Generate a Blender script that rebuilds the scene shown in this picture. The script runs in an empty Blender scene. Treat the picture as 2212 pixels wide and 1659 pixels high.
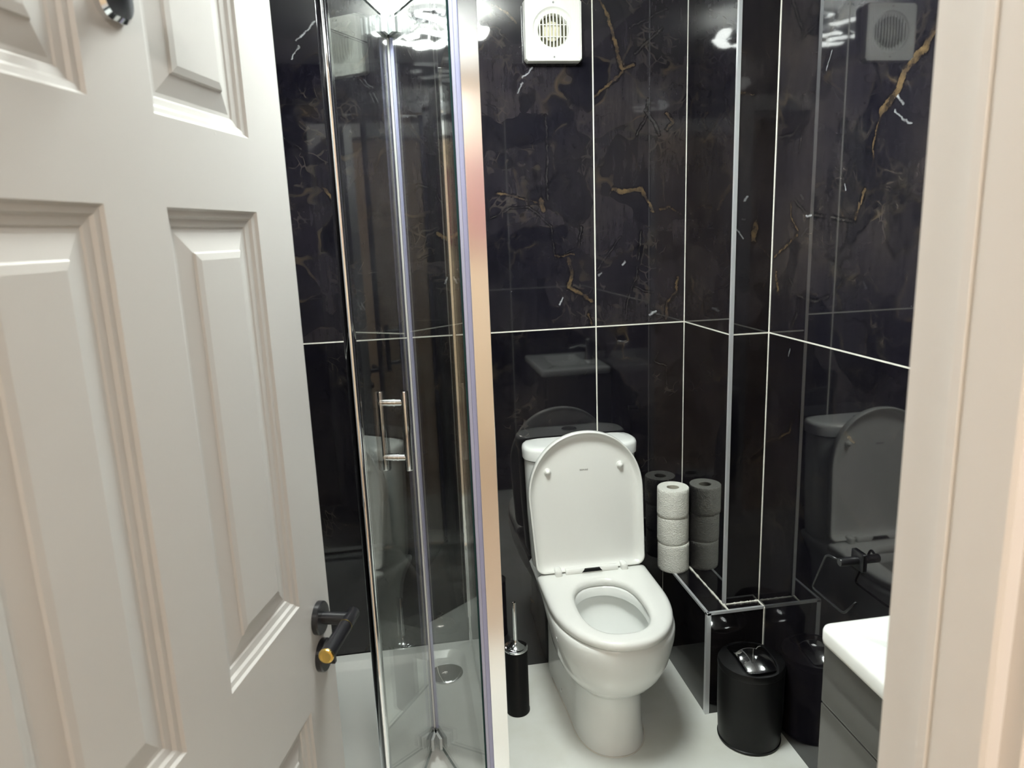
import bpy, bmesh, math, random
from mathutils import Vector, Matrix
random.seed(7)
S = bpy.context.scene
COL = S.collection
PI = math.pi

# ---------------------------------------------------------------- camera
yaw, pitch, roll = math.radians(8.7301), math.radians(-11.9777), math.radians(-2.1811)
f0 = Vector((math.sin(yaw), math.cos(yaw), 0)); r0 = Vector((math.cos(yaw), -math.sin(yaw), 0)); u0 = Vector((0, 0, 1))
fw = f0*math.cos(pitch) + u0*math.sin(pitch); up = -f0*math.sin(pitch) + u0*math.cos(pitch)
rt = r0*math.cos(roll) + up*math.sin(roll); up = -r0*math.sin(roll) + up*math.cos(roll)
cam = bpy.data.cameras.new('camera'); co = bpy.data.objects.new('camera', cam); COL.objects.link(co)
m = Matrix.Identity(4)
for i in range(3):
    m[i][0] = rt[i]; m[i][1] = up[i]; m[i][2] = -fw[i]
m[0][3], m[1][3], m[2][3] = 0.0, -2.2381, 1.5087
co.matrix_world = m
cam.sensor_width = 36; cam.lens = 36*1531.4/2212; cam.clip_start = .02
cam.dof.use_dof = True; cam.dof.focus_distance = 2.25; cam.dof.aperture_fstop = 7.5
S.camera = co
# ---------------------------------------------------------------- world, exposure
w = bpy.data.worlds.new('world'); S.world = w; w.use_nodes = True
w.node_tree.nodes['Background'].inputs[0].default_value = (.8, .85, 1, 1)
w.node_tree.nodes['Background'].inputs[1].default_value = .05
S.view_settings.view_transform = 'Standard'; S.view_settings.look = 'None'; S.view_settings.gamma = 1
S.view_settings.use_curve_mapping = False
S.view_settings.exposure = 0.30
LAMP = 98.0        # emission of the bathroom ceiling light's petals
HALL = 78.0         # emission of the hallway lamp

# ---------------------------------------------------------------- dimensions (metres)
XR, XB, DB, XL, DL, HL = 1.051, .933, .339, .864, .375, .349
XLEFT, YF, ZC = -.66, -1.77, 2.40
GZ = 1.2

# ---------------------------------------------------------------- materials
def srgb(r, g, b):
    f = lambda c: ((c/255)/12.92) if c/255 <= .04045 else (((c/255)+.055)/1.055)**2.4
    return (f(r), f(g), f(b), 1)
def mat(name, col, rough=.5, metal=0, spec=.5, coat=0, bump=None, ior=None, emit=None):
    M = bpy.data.materials.new(name); M.use_nodes = True
    n = M.node_tree.nodes; l = M.node_tree.links; b = n['Principled BSDF']
    b.inputs['Base Color'].default_value = col; b.inputs['Roughness'].default_value = rough
    b.inputs['Metallic'].default_value = metal; b.inputs['Specular IOR Level'].default_value = spec
    b.inputs['Coat Weight'].default_value = coat
    if ior: b.inputs['IOR'].default_value = ior
    if emit:
        b.inputs['Emission Color'].default_value = col if len(emit) == 1 else emit[1]
        b.inputs['Emission Strength'].default_value = emit[0]
    if bump:
        sc, st, det = bump
        tc = n.new('ShaderNodeTexCoord'); nz = n.new('ShaderNodeTexNoise'); nz.inputs['Scale'].default_value = sc; nz.inputs['Detail'].default_value = det
        bp = n.new('ShaderNodeBump'); bp.inputs['Strength'].default_value = st; bp.inputs['Distance'].default_value = .001
        l.new(tc.outputs['Object'], nz.inputs['Vector']); l.new(nz.outputs['Fac'], bp.inputs['Height']); l.new(bp.outputs[0], b.inputs['Normal'])
    return M
M_ceramic = mat('ceramic', (.84, .86, .84, 1), .07)
M_seat = mat('seat_plastic', (.80, .81, .78, 1), .22)
M_tray = mat('tray_acrylic', (.88, .90, .87, 1), .16)
M_chrome = mat('chrome', (.85, .86, .88, 1), .05, 1)
M_alu = mat('polished_aluminium', (.90, .90, .91, 1), .17, 1)
M_satin = mat('satin_silver', (.52, .55, .55, 1), .35, .15)
M_chromed = mat('dark_chrome', (.62, .63, .65, 1), .06, 1)
M_card = mat('cardboard', (.42, .40, .33, 1), .9)
M_trim = mat('tile_trim_metal', (.66, .68, .70, 1), .28, .45, bump=(40, .3, 2))
M_black = mat('matt_black', (.0045, .0045, .005, 1), .40, 0, .22)
M_blackm = mat('satin_black_metal', (.01, .01, .012, 1), .28, 0, .5)
M_gold = mat('brass', (.78, .55, .16, 1), .25, 1, bump=(90, .2, 2))
M_seal = mat('clear_seal', (.36, .37, .55, 1), .18, 0, .6)
M_seal2 = mat('pale_clear_seal', (.46, .46, .60, 1), .18, 0, .6)
M_edge = mat('glass_edge', (.02, .06, .055, 1), .12, 0, .6)
M_edgel = mat('pale_seal', (.80, .82, .78, 1), .25)
M_silicone = mat('silicone', (.72, .70, .64, 1), .45)
M_fan = mat('fan_plastic', (.80, .81, .76, 1), .35)
M_fandark = mat('fan_inside', (.11, .10, .055, 1), .7)
M_fanmotor = mat('fan_motor', (.72, .68, .50, 1), .45)
M_screw = mat('screw', (.30, .31, .30, 1), .4, .6)
M_grey = mat('grey_gloss_board', (.075, .074, .068, 1), .06, 0, .5, coat=.3)
M_greyb = mat('grey_board', (.05, .05, .047, 1), .4)
M_hallwall = mat('hall_paint', (.80, .71, .56, 1), .6)
M_ceil = mat('ceiling_paint', (.78, .78, .76, 1), .7)
M_pink = mat('pink_prop', (.36, .11, .15, 1), .8)
M_ink = mat('print_ink', (.16, .16, .16, 1), .5)
M_water = mat('water', (.62, .66, .64, 1), .02)

def m_door():
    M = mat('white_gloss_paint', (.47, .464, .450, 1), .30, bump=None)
    n = M.node_tree.nodes; l = M.node_tree.links; b = n['Principled BSDF']
    tc = n.new('ShaderNodeTexCoord')
    a = n.new('ShaderNodeTexNoise'); a.inputs['Scale'].default_value = 260; a.inputs['Detail'].default_value = 3
    v = n.new('ShaderNodeTexVoronoi'); v.inputs['Scale'].default_value = 17
    r = n.new('ShaderNodeValToRGB'); r.color_ramp.elements[0].position = 0; r.color_ramp.elements[0].color = (1, 1, 1, 1)
    r.color_ramp.elements[1].position = .045; r.color_ramp.elements[1].color = (0, 0, 0, 1)
    ad = n.new('ShaderNodeMath'); ad.operation = 'MULTIPLY_ADD'; ad.inputs[1].default_value = .25
    bp = n.new('ShaderNodeBump'); bp.inputs['Strength'].default_value = .28; bp.inputs['Distance'].default_value = .0008
    l.new(tc.outputs['Object'], a.inputs['Vector']); l.new(tc.outputs['Object'], v.inputs['Vector'])
    l.new(v.outputs['Distance'], r.inputs[0]); l.new(a.outputs['Fac'], ad.inputs[0]); l.new(r.outputs[0], ad.inputs[2])
    l.new(ad.outputs[0], bp.inputs['Height']); l.new(bp.outputs[0], b.inputs['Normal'])
    return M
M_door = m_door()
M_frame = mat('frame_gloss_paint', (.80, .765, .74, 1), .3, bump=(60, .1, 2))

def m_paper():
    M = mat('tissue_paper', (.80, .80, .74, 1), .9, spec=.1)
    n = M.node_tree.nodes; l = M.node_tree.links; b = n['Principled BSDF']
    tc = n.new('ShaderNodeTexCoord'); v = n.new('ShaderNodeTexVoronoi'); v.inputs['Scale'].default_value = 260
    nz = n.new('ShaderNodeTexNoise'); nz.inputs['Scale'].default_value = 38; nz.inputs['Detail'].default_value = 3
    ad = n.new('ShaderNodeMath'); ad.operation = 'MULTIPLY_ADD'; ad.inputs[1].default_value = 1.6
    bp = n.new('ShaderNodeBump'); bp.inputs['Strength'].default_value = .5; bp.inputs['Distance'].default_value = .0035
    l.new(tc.outputs['Object'], v.inputs['Vector']); l.new(tc.outputs['Object'], nz.inputs['Vector'])
    l.new(nz.outputs['Fac'], ad.inputs[0]); l.new(v.outputs['Distance'], ad.inputs[2]); l.new(ad.outputs[0], bp.inputs['Height']); l.new(bp.outputs[0], b.inputs['Normal'])
    return M
M_paper = m_paper()

def m_floor():
    M = mat('white_floor', (.80, .82, .78, 1), .24)
    n = M.node_tree.nodes; l = M.node_tree.links; b = n['Principled BSDF']
    tc = n.new('ShaderNodeTexCoord'); nz = n.new('ShaderNodeTexNoise'); nz.inputs['Scale'].default_value = 5; nz.inputs['Detail'].default_value = 6
    r = n.new('ShaderNodeValToRGB'); r.color_ramp.elements[0].position = .25; r.color_ramp.elements[0].color = (.70, .71, .64, 1)
    r.color_ramp.elements[1].position = .6; r.color_ramp.elements[1].color = (.80, .82, .78, 1)
    l.new(tc.outputs['Object'], nz.inputs['Vector']); l.new(nz.outputs['Fac'], r.inputs[0]); l.new(r.outputs[0], b.inputs['Base Color'])
    return M
M_floor = m_floor()

def m_glass():
    M = bpy.data.materials.new('shower_glass'); M.use_nodes = True
    n = M.node_tree.nodes; l = M.node_tree.links; n.remove(n['Principled BSDF'])
    out = n['Material Output']
    tr = n.new('ShaderNodeBsdfTransparent'); tr.inputs[0].default_value = (.982, .992, .985, 1)
    gl = n.new('ShaderNodeBsdfGlossy'); gl.inputs['Roughness'].default_value = .012; gl.inputs[0].default_value = (1, 1, 1, 1)
    # Schlick reflectance, the same from both sides of the pane
    ge = n.new('ShaderNodeNewGeometry'); dt = n.new('ShaderNodeVectorMath'); dt.operation = 'DOT_PRODUCT'
    l.new(ge.outputs['Normal'], dt.inputs[0]); l.new(ge.outputs['Incoming'], dt.inputs[1])
    def mth(op, a, b=None, c=None):
        x = n.new('ShaderNodeMath'); x.operation = op
        for i, v in enumerate((a, b, c)):
            if v is None: continue
            if isinstance(v, (int, float)): x.inputs[i].default_value = v
            else: l.new(v, x.inputs[i])
        return x.outputs[0]
    fres = mth('MULTIPLY_ADD', mth('POWER', mth('SUBTRACT', 1.0, mth('ABSOLUTE', dt.outputs['Value'])), 5.0), .955, .045)
    # limescale film: a faint speckled haze of dried droplets
    tc = n.new('ShaderNodeTexCoord'); nz = n.new('ShaderNodeTexNoise'); nz.inputs['Scale'].default_value = 320; nz.inputs['Detail'].default_value = 2
    n2 = n.new('ShaderNodeTexNoise'); n2.inputs['Scale'].default_value = 6
    r = n.new('ShaderNodeValToRGB'); r.color_ramp.elements[0].position = .52; r.color_ramp.elements[1].position = .75; r.color_ramp.elements[1].color = (.10, .10, .10, 1)
    mu = n.new('ShaderNodeMath'); mu.operation = 'MULTIPLY'
    r2 = n.new('ShaderNodeValToRGB'); r2.color_ramp.elements[0].position = .45; r2.color_ramp.elements[1].position = .7
    df = n.new('ShaderNodeBsdfDiffuse'); df.inputs[0].default_value = (.75, .78, .80, 1)
    m1 = n.new('ShaderNodeMixShader'); m2 = n.new('ShaderNodeMixShader')
    l.new(fres, m1.inputs[0]); l.new(tr.outputs[0], m1.inputs[1]); l.new(gl.outputs[0], m1.inputs[2])
    l.new(tc.outputs['Object'], nz.inputs['Vector']); l.new(tc.outputs['Object'], n2.inputs['Vector'])
    l.new(nz.outputs['Fac'], r.inputs[0]); l.new(n2.outputs['Fac'], r2.inputs[0])
    l.new(r.outputs[0], mu.inputs[0]); l.new(r2.outputs[0], mu.inputs[1])
    l.new(mu.outputs[0], m2.inputs[0]); l.new(m1.outputs[0], m2.inputs[1]); l.new(df.outputs[0], m2.inputs[2])
    l.new(m2.outputs[0], out.inputs['Surface'])
    return M
M_glass = m_glass()

VB={'tan': [(0.654, 2.182, 0.674, 2.144, 0.0048), (0.674, 2.144, 0.695, 2.086, 0.0048), (0.695, 2.086, 0.713, 2.014, 0.0048), (0.713, 2.014, 0.721, 1.987, 0.0048), (0.721, 1.987, 0.757, 2.003, 0.0047), (0.72, 1.977, 0.686, 1.948, 0.0038), (0.686, 1.948, 0.635, 1.911, 0.0038), (0.691, 1.635, 0.722, 1.625, 0.0064), (0.722, 1.625, 0.783, 1.632, 0.0064), (0.783, 1.632, 0.794, 1.615, 0.0064), (0.794, 1.615, 0.809, 1.586, 0.0047), (0.809, 1.586, 0.823, 1.559, 0.0047), (0.456, 1.608, 0.464, 1.579, 0.0072), (0.314, 1.631, 0.372, 1.621, 0.0022), (0.372, 1.621, 0.452, 1.599, 0.0022), (0.499, 1.434, 0.56, 1.437, 0.0018), (0.541, 1.422, 0.552, 1.377, 0.0063), (0.552, 1.377, 0.542, 1.334, 0.0063), (0.545, 1.33, 0.58, 1.309, 0.0045), (0.58, 1.309, 0.615, 1.285, 0.0045), (0.605, 1.241, 0.614, 1.207, 0.0037), (0.907, 1.346, 0.903, 1.301, 0.0033), (0.903, 1.301, 0.871, 1.264, 0.0033), (0.871, 1.264, 0.871, 1.211, 0.0033), (0.845, 1.567, 0.876, 1.572, 0.0028), (0.876, 1.572, 0.915, 1.55, 0.0028), (0.13, 1.516, 0.171, 1.494, 0.0053), (-0.21, 1.676, -0.183, 1.643, 0.0031), (-0.183, 1.643, -0.173, 1.609, 0.0031), (0.866, 1.858, 0.889, 1.835, 0.0038), (0.889, 1.835, 0.866, 1.81, 0.0038), (0.328, 2.166, 0.364, 2.151, 0.0037), (0.364, 2.151, 0.407, 2.104, 0.0037)], 'grey': [(0.478, 1.856, 0.482, 1.748, 0.0023), (0.482, 1.748, 0.476, 1.679, 0.0023), (0.476, 1.679, 0.48, 1.61, 0.0023), (0.297, 1.559, 0.356, 1.585, 0.0013), (0.356, 1.585, 0.415, 1.588, 0.0013), (0.415, 1.588, 0.45, 1.561, 0.0013), (0.45, 1.561, 0.487, 1.525, 0.0013), (0.487, 1.525, 0.499, 1.423, 0.0013), (0.584, 1.521, 0.575, 1.457, 0.0016), (0.575, 1.457, 0.533, 1.44, 0.0016), (0.783, 1.5, 0.767, 1.353, 0.0019), (0.767, 1.353, 0.736, 1.279, 0.0019), (0.736, 1.279, 0.731, 1.218, 0.0019), (0.635, 1.385, 0.682, 1.445, 0.0016), (0.682, 1.445, 0.713, 1.488, 0.0016), (0.759, 1.326, 0.826, 1.299, 0.0014), (0.805, 1.9, 0.798, 1.866, 0.0028), (0.798, 1.866, 0.823, 1.835, 0.0028), (0.823, 1.835, 0.843, 1.797, 0.0028), (0.768, 1.795, 0.802, 1.852, 0.0019), (0.588, 1.042, 0.624, 1.086, 0.0014), (0.843, 1.103, 0.827, 1.073, 0.0017), (0.827, 1.073, 0.873, 1.054, 0.0017), (0.873, 1.054, 0.873, 0.99, 0.0017), (-0.314, 1.815, -0.241, 1.762, 0.0022), (0.031, 1.623, 0.082, 1.662, 0.0018), (0.082, 1.662, 0.13, 1.647, 0.0018), (0.13, 1.647, 0.149, 1.606, 0.0018), (0.068, 1.442, 0.133, 1.46, 0.0013), (0.746, 2.106, 0.863, 2.158, 0.0024), (0.763, 2.034, 0.849, 2.106, 0.0019)], 'white': [(0.41, 1.966, 0.442, 1.991, 0.0022), (0.396, 1.921, 0.411, 1.949, 0.0018), (0.721, 1.398, 0.728, 1.406, 0.0037), (0.813, 1.229, 0.833, 1.24, 0.0033), (0.508, 1.279, 0.52, 1.302, 0.0023), (-0.238, 2.067, -0.179, 2.119, 0.0024), (-0.256, 2.018, -0.232, 2.052, 0.0016), (0.64, 1.367, 0.651, 1.373, 0.0018), (0.155, 1.381, 0.145, 1.364, 0.0018)]}
VR={'tan': [(-0.925, 1.878, -0.894, 1.837, 0.0088), (-0.894, 1.837, -0.838, 1.806, 0.0088), (-0.838, 1.806, -0.822, 1.769, 0.0088), (-0.822, 1.769, -0.775, 1.736, 0.0088), (-0.775, 1.736, -0.755, 1.682, 0.0028), (-0.755, 1.682, -0.756, 1.623, 0.0028), (-0.72, 1.546, -0.734, 1.575, 0.0036), (-0.707, 1.511, -0.717, 1.546, 0.0044), (-0.426, 1.559, -0.429, 1.523, 0.0029), (-0.429, 1.523, -0.47, 1.488, 0.0029), (-0.465, 1.476, -0.416, 1.449, 0.0032), (-0.416, 1.449, -0.351, 1.417, 0.0032), (-0.364, 1.372, -0.384, 1.309, 0.0059), (-0.483, 0.978, -0.47, 0.934, 0.0025), (-0.47, 0.934, -0.347, 0.872, 0.0025), (-0.717, 1.002, -0.754, 0.99, 0.0053)], 'grey': [(-0.441, 1.57, -0.499, 1.532, 0.0024), (-0.499, 1.532, -0.602, 1.518, 0.0024), (-0.602, 1.518, -0.694, 1.507, 0.0024), (-0.393, 2.069, -0.45, 1.977, 0.0034), (-0.45, 1.977, -0.431, 1.955, 0.0034), (-0.451, 1.966, -0.535, 1.991, 0.0025), (-0.459, 1.821, -0.468, 1.764, 0.0025), (-0.468, 1.764, -0.42, 1.737, 0.0025), (-0.42, 1.737, -0.346, 1.735, 0.0025), (-0.47, 1.747, -0.454, 1.686, 0.002), (-0.599, 1.649, -0.644, 1.618, 0.0015), (-0.644, 1.618, -0.661, 1.59, 0.0015), (-0.611, 1.418, -0.654, 1.402, 0.0015), (-0.654, 1.402, -0.675, 1.376, 0.0015), (-0.675, 1.376, -0.639, 1.329, 0.0015), (-0.435, 1.363, -0.485, 1.317, 0.0025), (-0.485, 1.317, -0.561, 1.308, 0.0025), (-0.561, 1.308, -0.62, 1.327, 0.0025), (-0.437, 1.198, -0.462, 1.239, 0.0041), (-0.462, 1.239, -0.482, 1.267, 0.0041), (-0.455, 1.031, -0.535, 0.997, 0.0017)], 'white': [(-0.579, 1.903, -0.567, 1.885, 0.0016), (-0.567, 1.885, -0.56, 1.866, 0.0016), (-0.818, 1.729, -0.842, 1.711, 0.0014), (-0.842, 1.711, -0.871, 1.696, 0.0014), (-0.504, 1.523, -0.525, 1.525, 0.0028), (-0.455, 1.172, -0.446, 1.147, 0.0016), (-0.823, 1.757, -0.839, 1.738, 0.0021), (-0.661, 1.593, -0.666, 1.58, 0.0015)]}
VF={'tan': [(0.999, 1.514, 0.994, 1.464, 0.0076), (0.943, 1.856, 0.98, 1.848, 0.0042)], 'grey': [(0.94, 1.516, 0.955, 1.471, 0.0012)], 'white': [(0.933, 1.504, 0.962, 1.47, 0.0017), (0.963, 1.572, 0.97, 1.584, 0.0021)]}


def tile_mat(name, ax, vl, hl, segs, seed, bright=1.0):
    """glossy black veined porcelain; u runs along ax, v is height; grout at the listed u and v"""
    M = bpy.data.materials.new(name); M.use_nodes = True
    nt = M.node_tree; n = nt.nodes; l = nt.links; b = n['Principled BSDF']
    def N(t, **k):
        x = n.new(t)
        for a, v in k.items(): setattr(x, a, v)
        return x
    def math_(op, a, c=None, d=None):
        x = N('ShaderNodeMath', operation=op)
        for i, v in enumerate((a, c, d)):
            if v is None: continue
            if isinstance(v, (int, float)): x.inputs[i].default_value = v
            else: l.new(v, x.inputs[i])
        return x.outputs[0]
    def vm(op, a, c=None):
        x = N('ShaderNodeVectorMath', operation=op)
        for i, v in enumerate((a, c)):
            if v is None: continue
            if isinstance(v, (tuple, list)): x.inputs[i].default_value = v
            else: l.new(v, x.inputs[i])
        return x
    def noise(vec, sc, det=4, rough=.55, dist=0):
        x = N('ShaderNodeTexNoise'); x.inputs['Scale'].default_value = sc; x.inputs['Detail'].default_value = det
        x.inputs['Roughness'].default_value = rough; x.inputs['Distortion'].default_value = dist
        l.new(vec, x.inputs['Vector']); return x
    def ramp(fac, stops):
        x = N('ShaderNodeValToRGB'); e = x.color_ramp.elements
        e[0].position, e[0].color = stops[0][0], stops[0][1]; e[1].position, e[1].color = stops[-1][0], stops[-1][1]
        for p, c in stops[1:-1]:
            q = e.new(p); q.color = c
        l.new(fac, x.inputs[0]); return x.outputs[0]
    def mix(fac, a, c, mode='MIX'):
        x = N('ShaderNodeMix', data_type='RGBA', blend_type=mode)
        if isinstance(fac, (int, float)): x.inputs[0].default_value = fac
        else: l.new(fac, x.inputs[0])
        for i, v in ((6, a), (7, c)):
            if isinstance(v, tuple): x.inputs[i].default_value = v
            else: l.new(v, x.inputs[i])
        return x.outputs[2]
    tc = N('ShaderNodeTexCoord'); sp = N('ShaderNodeSeparateXYZ'); l.new(tc.outputs['Object'], sp.inputs[0])
    cb = N('ShaderNodeCombineXYZ'); l.new(sp.outputs[0 if ax == 'x' else 1], cb.inputs[0]); l.new(sp.outputs[2], cb.inputs[1])
    P = cb.outputs[0]; U = sp.outputs[0 if ax == 'x' else 1]; V = sp.outputs[2]
    # every tile is printed differently: shift the pattern by tile row
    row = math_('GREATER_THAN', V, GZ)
    off = N('ShaderNodeCombineXYZ'); off.inputs[0].default_value = seed*3.1; l.new(math_('MULTIPLY', row, 7.3), off.inputs[1]); off.inputs[2].default_value = seed
    Q = vm('ADD', P, off.outputs[0]).outputs[0]
    wn = noise(Q, 3.2, 3)
    warp = vm('SCALE', vm('SUBTRACT', wn.outputs['Color'], (.5, .5, .5)).outputs[0]); warp.inputs[3].default_value = .5
    Qw = vm('ADD', Q, warp.outputs[0]).outputs[0]
    wn2 = noise(Q, 13, 2.5); w2 = vm('SCALE', vm('SUBTRACT', wn2.outputs['Color'], (.5, .5, .5)).outputs[0]); w2.inputs[3].default_value = .035
    Qw2 = vm('ADD', Qw, w2.outputs[0]).outputs[0]
    big = noise(Q, 2.4, 5, .6); col = ramp(big.outputs['Fac'], [(.30, (.0055, .0052, .0085, 1)), (.46, (.0100, .0095, .0130, 1)), (.60, (.0150, .0138, .0160, 1)), (.75, (.024, .0205, .020, 1))])
    # broken slabs
    vo = N('ShaderNodeTexVoronoi'); vo.inputs['Scale'].default_value = 5.5; l.new(Qw2, vo.inputs['Vector'])
    bw = N('ShaderNodeRGBToBW'); l.new(vo.outputs['Color'], bw.inputs[0])
    shade = ramp(bw.outputs[0], [(.3, (.72, .73, .78, 1)), (.7, (1.42, 1.36, 1.28, 1))])
    col = mix(1.0, col, shade, 'MULTIPLY')
    grain = N('ShaderNodeMapping'); grain.inputs['Scale'].default_value = (60, 9, 1); l.new(Q, grain.inputs['Vector'])
    gn = noise(grain.outputs[0], 1.0, 6, .7)
    col = mix(1.0, col, ramp(gn.outputs['Fac'], [(.3, (.72, .72, .75, 1)), (.72, (1.45, 1.4, 1.35, 1))]), 'MULTIPLY')
    # crack network, shown only in zones
    ve = N('ShaderNodeTexVoronoi', feature='DISTANCE_TO_EDGE'); ve.inputs['Scale'].default_value = 5.5; l.new(Qw2, ve.inputs['Vector'])
    zone = ramp(noise(Q, 3.7, 3).outputs['Fac'], [(.47, (0, 0, 0, 1)), (.60, (1, 1, 1, 1))])
    crack = ramp(ve.outputs['Distance'], [(0, (1, 1, 1, 1)), (.05, (0, 0, 0, 1))])
    cf = math_('MULTIPLY', crack, zone)
    ccol = ramp(noise(Q, 9, 2).outputs['Fac'], [(.42, (.003, .003, .004, 1)), (.52, (.030, .026, .022, 1)), (.66, (.065, .048, .030, 1))])
    col = mix(math_('MULTIPLY', cf, .6), col, ccol)
    vf = N('ShaderNodeTexVoronoi', feature='DISTANCE_TO_EDGE'); vf.inputs['Scale'].default_value = 24; l.new(Qw2, vf.inputs['Vector'])
    fz = ramp(noise(Q, 5.1, 3).outputs['Fac'], [(.50, (0, 0, 0, 1)), (.60, (1, 1, 1, 1))])
    ff = math_('MULTIPLY', ramp(vf.outputs['Distance'], [(0, (1, 1, 1, 1)), (.10, (0, 0, 0, 1))]), fz)
    col = mix(math_('MULTIPLY', ff, .45), col, ramp(noise(Q, 14, 2).outputs['Fac'], [(.45, (.003, .003, .004, 1)), (.6, (.06, .05, .042, 1))]))
    # white chips
    vw = N('ShaderNodeTexVoronoi'); vw.inputs['Scale'].default_value = 11; l.new(Qw2, vw.inputs['Vector'])
    chip = ramp(vw.outputs['Distance'], [(.010, (1, 1, 1, 1)), (.024, (0, 0, 0, 1))])
    cw = N('ShaderNodeRGBToBW'); l.new(vw.outputs['Color'], cw.inputs[0])
    chip = math_('MULTIPLY', chip, math_('GREATER_THAN', cw.outputs[0], .62))
    col = mix(math_('MULTIPLY', chip, .6), col, (.24, .25, .27, 1))
    # hand placed veins
    wob = noise(P, 30, 4, .65); ws = vm('SCALE', vm('SUBTRACT', wob.outputs['Color'], (.5, .5, .5)).outputs[0]); ws.inputs[3].default_value = .018
    zf = vm('MULTIPLY', ws.outputs[0], (1, 1, 0)).outputs[0]
    Pw = vm('ADD', P, zf).outputs[0]
    nw = noise(P, 55, 5, .75)
    brk = ramp(noise(P, 19, 4, .6).outputs['Fac'], [(.36, (.12, .12, .12, 1)), (.54, (1, 1, 1, 1))])
    for kind, c_a, c_b in (('grey', (.045, .042, .040, 1), (.012, .011, .012, 1)), ('tan', (.115, .078, .040, 1), (.024, .018, .014, 1)), ('white', (.50, .52, .54, 1), (.25, .25, .26, 1))):
        ls = segs.get(kind, [])
        if not ls: continue
        best = None
        for (x0, z0, x1, z1, wd) in ls:
            dx, dz = x1-x0, z1-z0; L = math.hypot(dx, dz)
            pa = vm('SUBTRACT', Pw, (x0, z0, 0)).outputs[0]
            t = N('ShaderNodeVectorMath', operation='DOT_PRODUCT'); l.new(pa, t.inputs[0]); t.inputs[1].default_value = (dx/L, dz/L, 0)
            tcl = N('ShaderNodeClamp'); l.new(t.outputs['Value'], tcl.inputs[0]); tcl.inputs[2].default_value = L
            sc = N('ShaderNodeVectorMath', operation='SCALE'); sc.inputs[0].default_value = (dx/L, dz/L, 0); l.new(tcl.outputs[0], sc.inputs[3])
            ds = vm('DISTANCE', pa, sc.outputs[0]).outputs['Value']
            q = math_('SUBTRACT', wd, ds)
            best = q if best is None else math_('MAXIMUM', best, q)
        # noise on the edge, soft limit
        ed = math_('ADD', best, math_('MULTIPLY', math_('SUBTRACT', nw.outputs['Fac'], .5), .017 if kind == 'tan' else .005))
        if kind != 'white':
            dk = ramp(math_('MULTIPLY_ADD', math_('ABSOLUTE', math_('ADD', ed, .002)), 300, 0), [(.25, (1, 1, 1, 1)), (.9, (0, 0, 0, 1))])
            col = mix(math_('MULTIPLY', math_('MULTIPLY', dk, .8), brk), col, (.003, .003, .004, 1))
        fac = math_('MULTIPLY', ramp(math_('MULTIPLY_ADD', ed, 160, .4), [(.2, (0, 0, 0, 1)), (.8, (1, 1, 1, 1))]), brk if kind != 'white' else .75)
        vc = ramp(noise(P, 26, 5, .7).outputs['Fac'], [(.40, c_b), (.62, c_a)])
        col = mix(math_('MULTIPLY', fac, .9), col, vc)
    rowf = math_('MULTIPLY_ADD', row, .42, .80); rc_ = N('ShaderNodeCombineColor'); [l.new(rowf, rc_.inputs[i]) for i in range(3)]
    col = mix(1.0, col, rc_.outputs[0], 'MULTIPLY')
    # grout
    g = None
    for u0_ in vl:
        q = math_('LESS_THAN', math_('ABSOLUTE', math_('SUBTRACT', U, u0_)), .0021)
        g = q if g is None else math_('MAXIMUM', g, q)
    for v0_ in hl:
        q = math_('LESS_THAN', math_('ABSOLUTE', math_('SUBTRACT', V, v0_)), .0021)
        g = q if g is None else math_('MAXIMUM', g, q)
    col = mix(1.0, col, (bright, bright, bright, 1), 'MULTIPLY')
    if g is not None:
        col = mix(g, col, (.74, .73, .66, 1))
        l.new(math_('MULTIPLY_ADD', g, .5, .035), b.inputs['Roughness'])
    else: b.inputs['Roughness'].default_value = .035
    l.new(col, b.inputs['Base Color'])
    b.inputs['IOR'].default_value = 1.6
    return M

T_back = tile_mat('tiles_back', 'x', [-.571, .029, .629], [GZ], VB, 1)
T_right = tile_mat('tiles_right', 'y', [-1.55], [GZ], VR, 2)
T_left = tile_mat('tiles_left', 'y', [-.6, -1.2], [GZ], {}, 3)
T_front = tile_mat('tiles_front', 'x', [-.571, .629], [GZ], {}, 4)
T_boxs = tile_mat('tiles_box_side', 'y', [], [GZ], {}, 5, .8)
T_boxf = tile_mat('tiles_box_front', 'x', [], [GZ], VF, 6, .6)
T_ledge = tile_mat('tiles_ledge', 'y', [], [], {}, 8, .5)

# ---------------------------------------------------------------- mesh helpers
def link(name, bm, mats, parent=None, smooth=None, loc=None):
    me = bpy.data.meshes.new(name); bmesh.ops.recalc_face_normals(bm, faces=bm.faces[:])
    bm.to_mesh(me); bm.free()
    for q in (mats if isinstance(mats, (list, tuple)) else [mats]): me.materials.append(q)
    o = bpy.data.objects.new(name, me); COL.objects.link(o)
    if smooth is not None:
        for p in me.polygons: p.use_smooth = True
        if smooth > 0: me.set_sharp_from_angle(angle=math.radians(smooth))
    if parent: o.parent = parent
    if loc: o.location = loc
    return o
def tag(o, label, cat, group=None, kind=None):
    if label: o['label'] = label
    if cat: o['category'] = cat
    if group: o['group'] = group
    if kind: o['kind'] = kind
    return o
def empty(name, loc=(0, 0, 0), rz=0):
    o = bpy.data.objects.new(name, None); o.empty_display_size = .05; COL.objects.link(o); o.location = loc; o.rotation_euler = (0, 0, rz); return o
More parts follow.
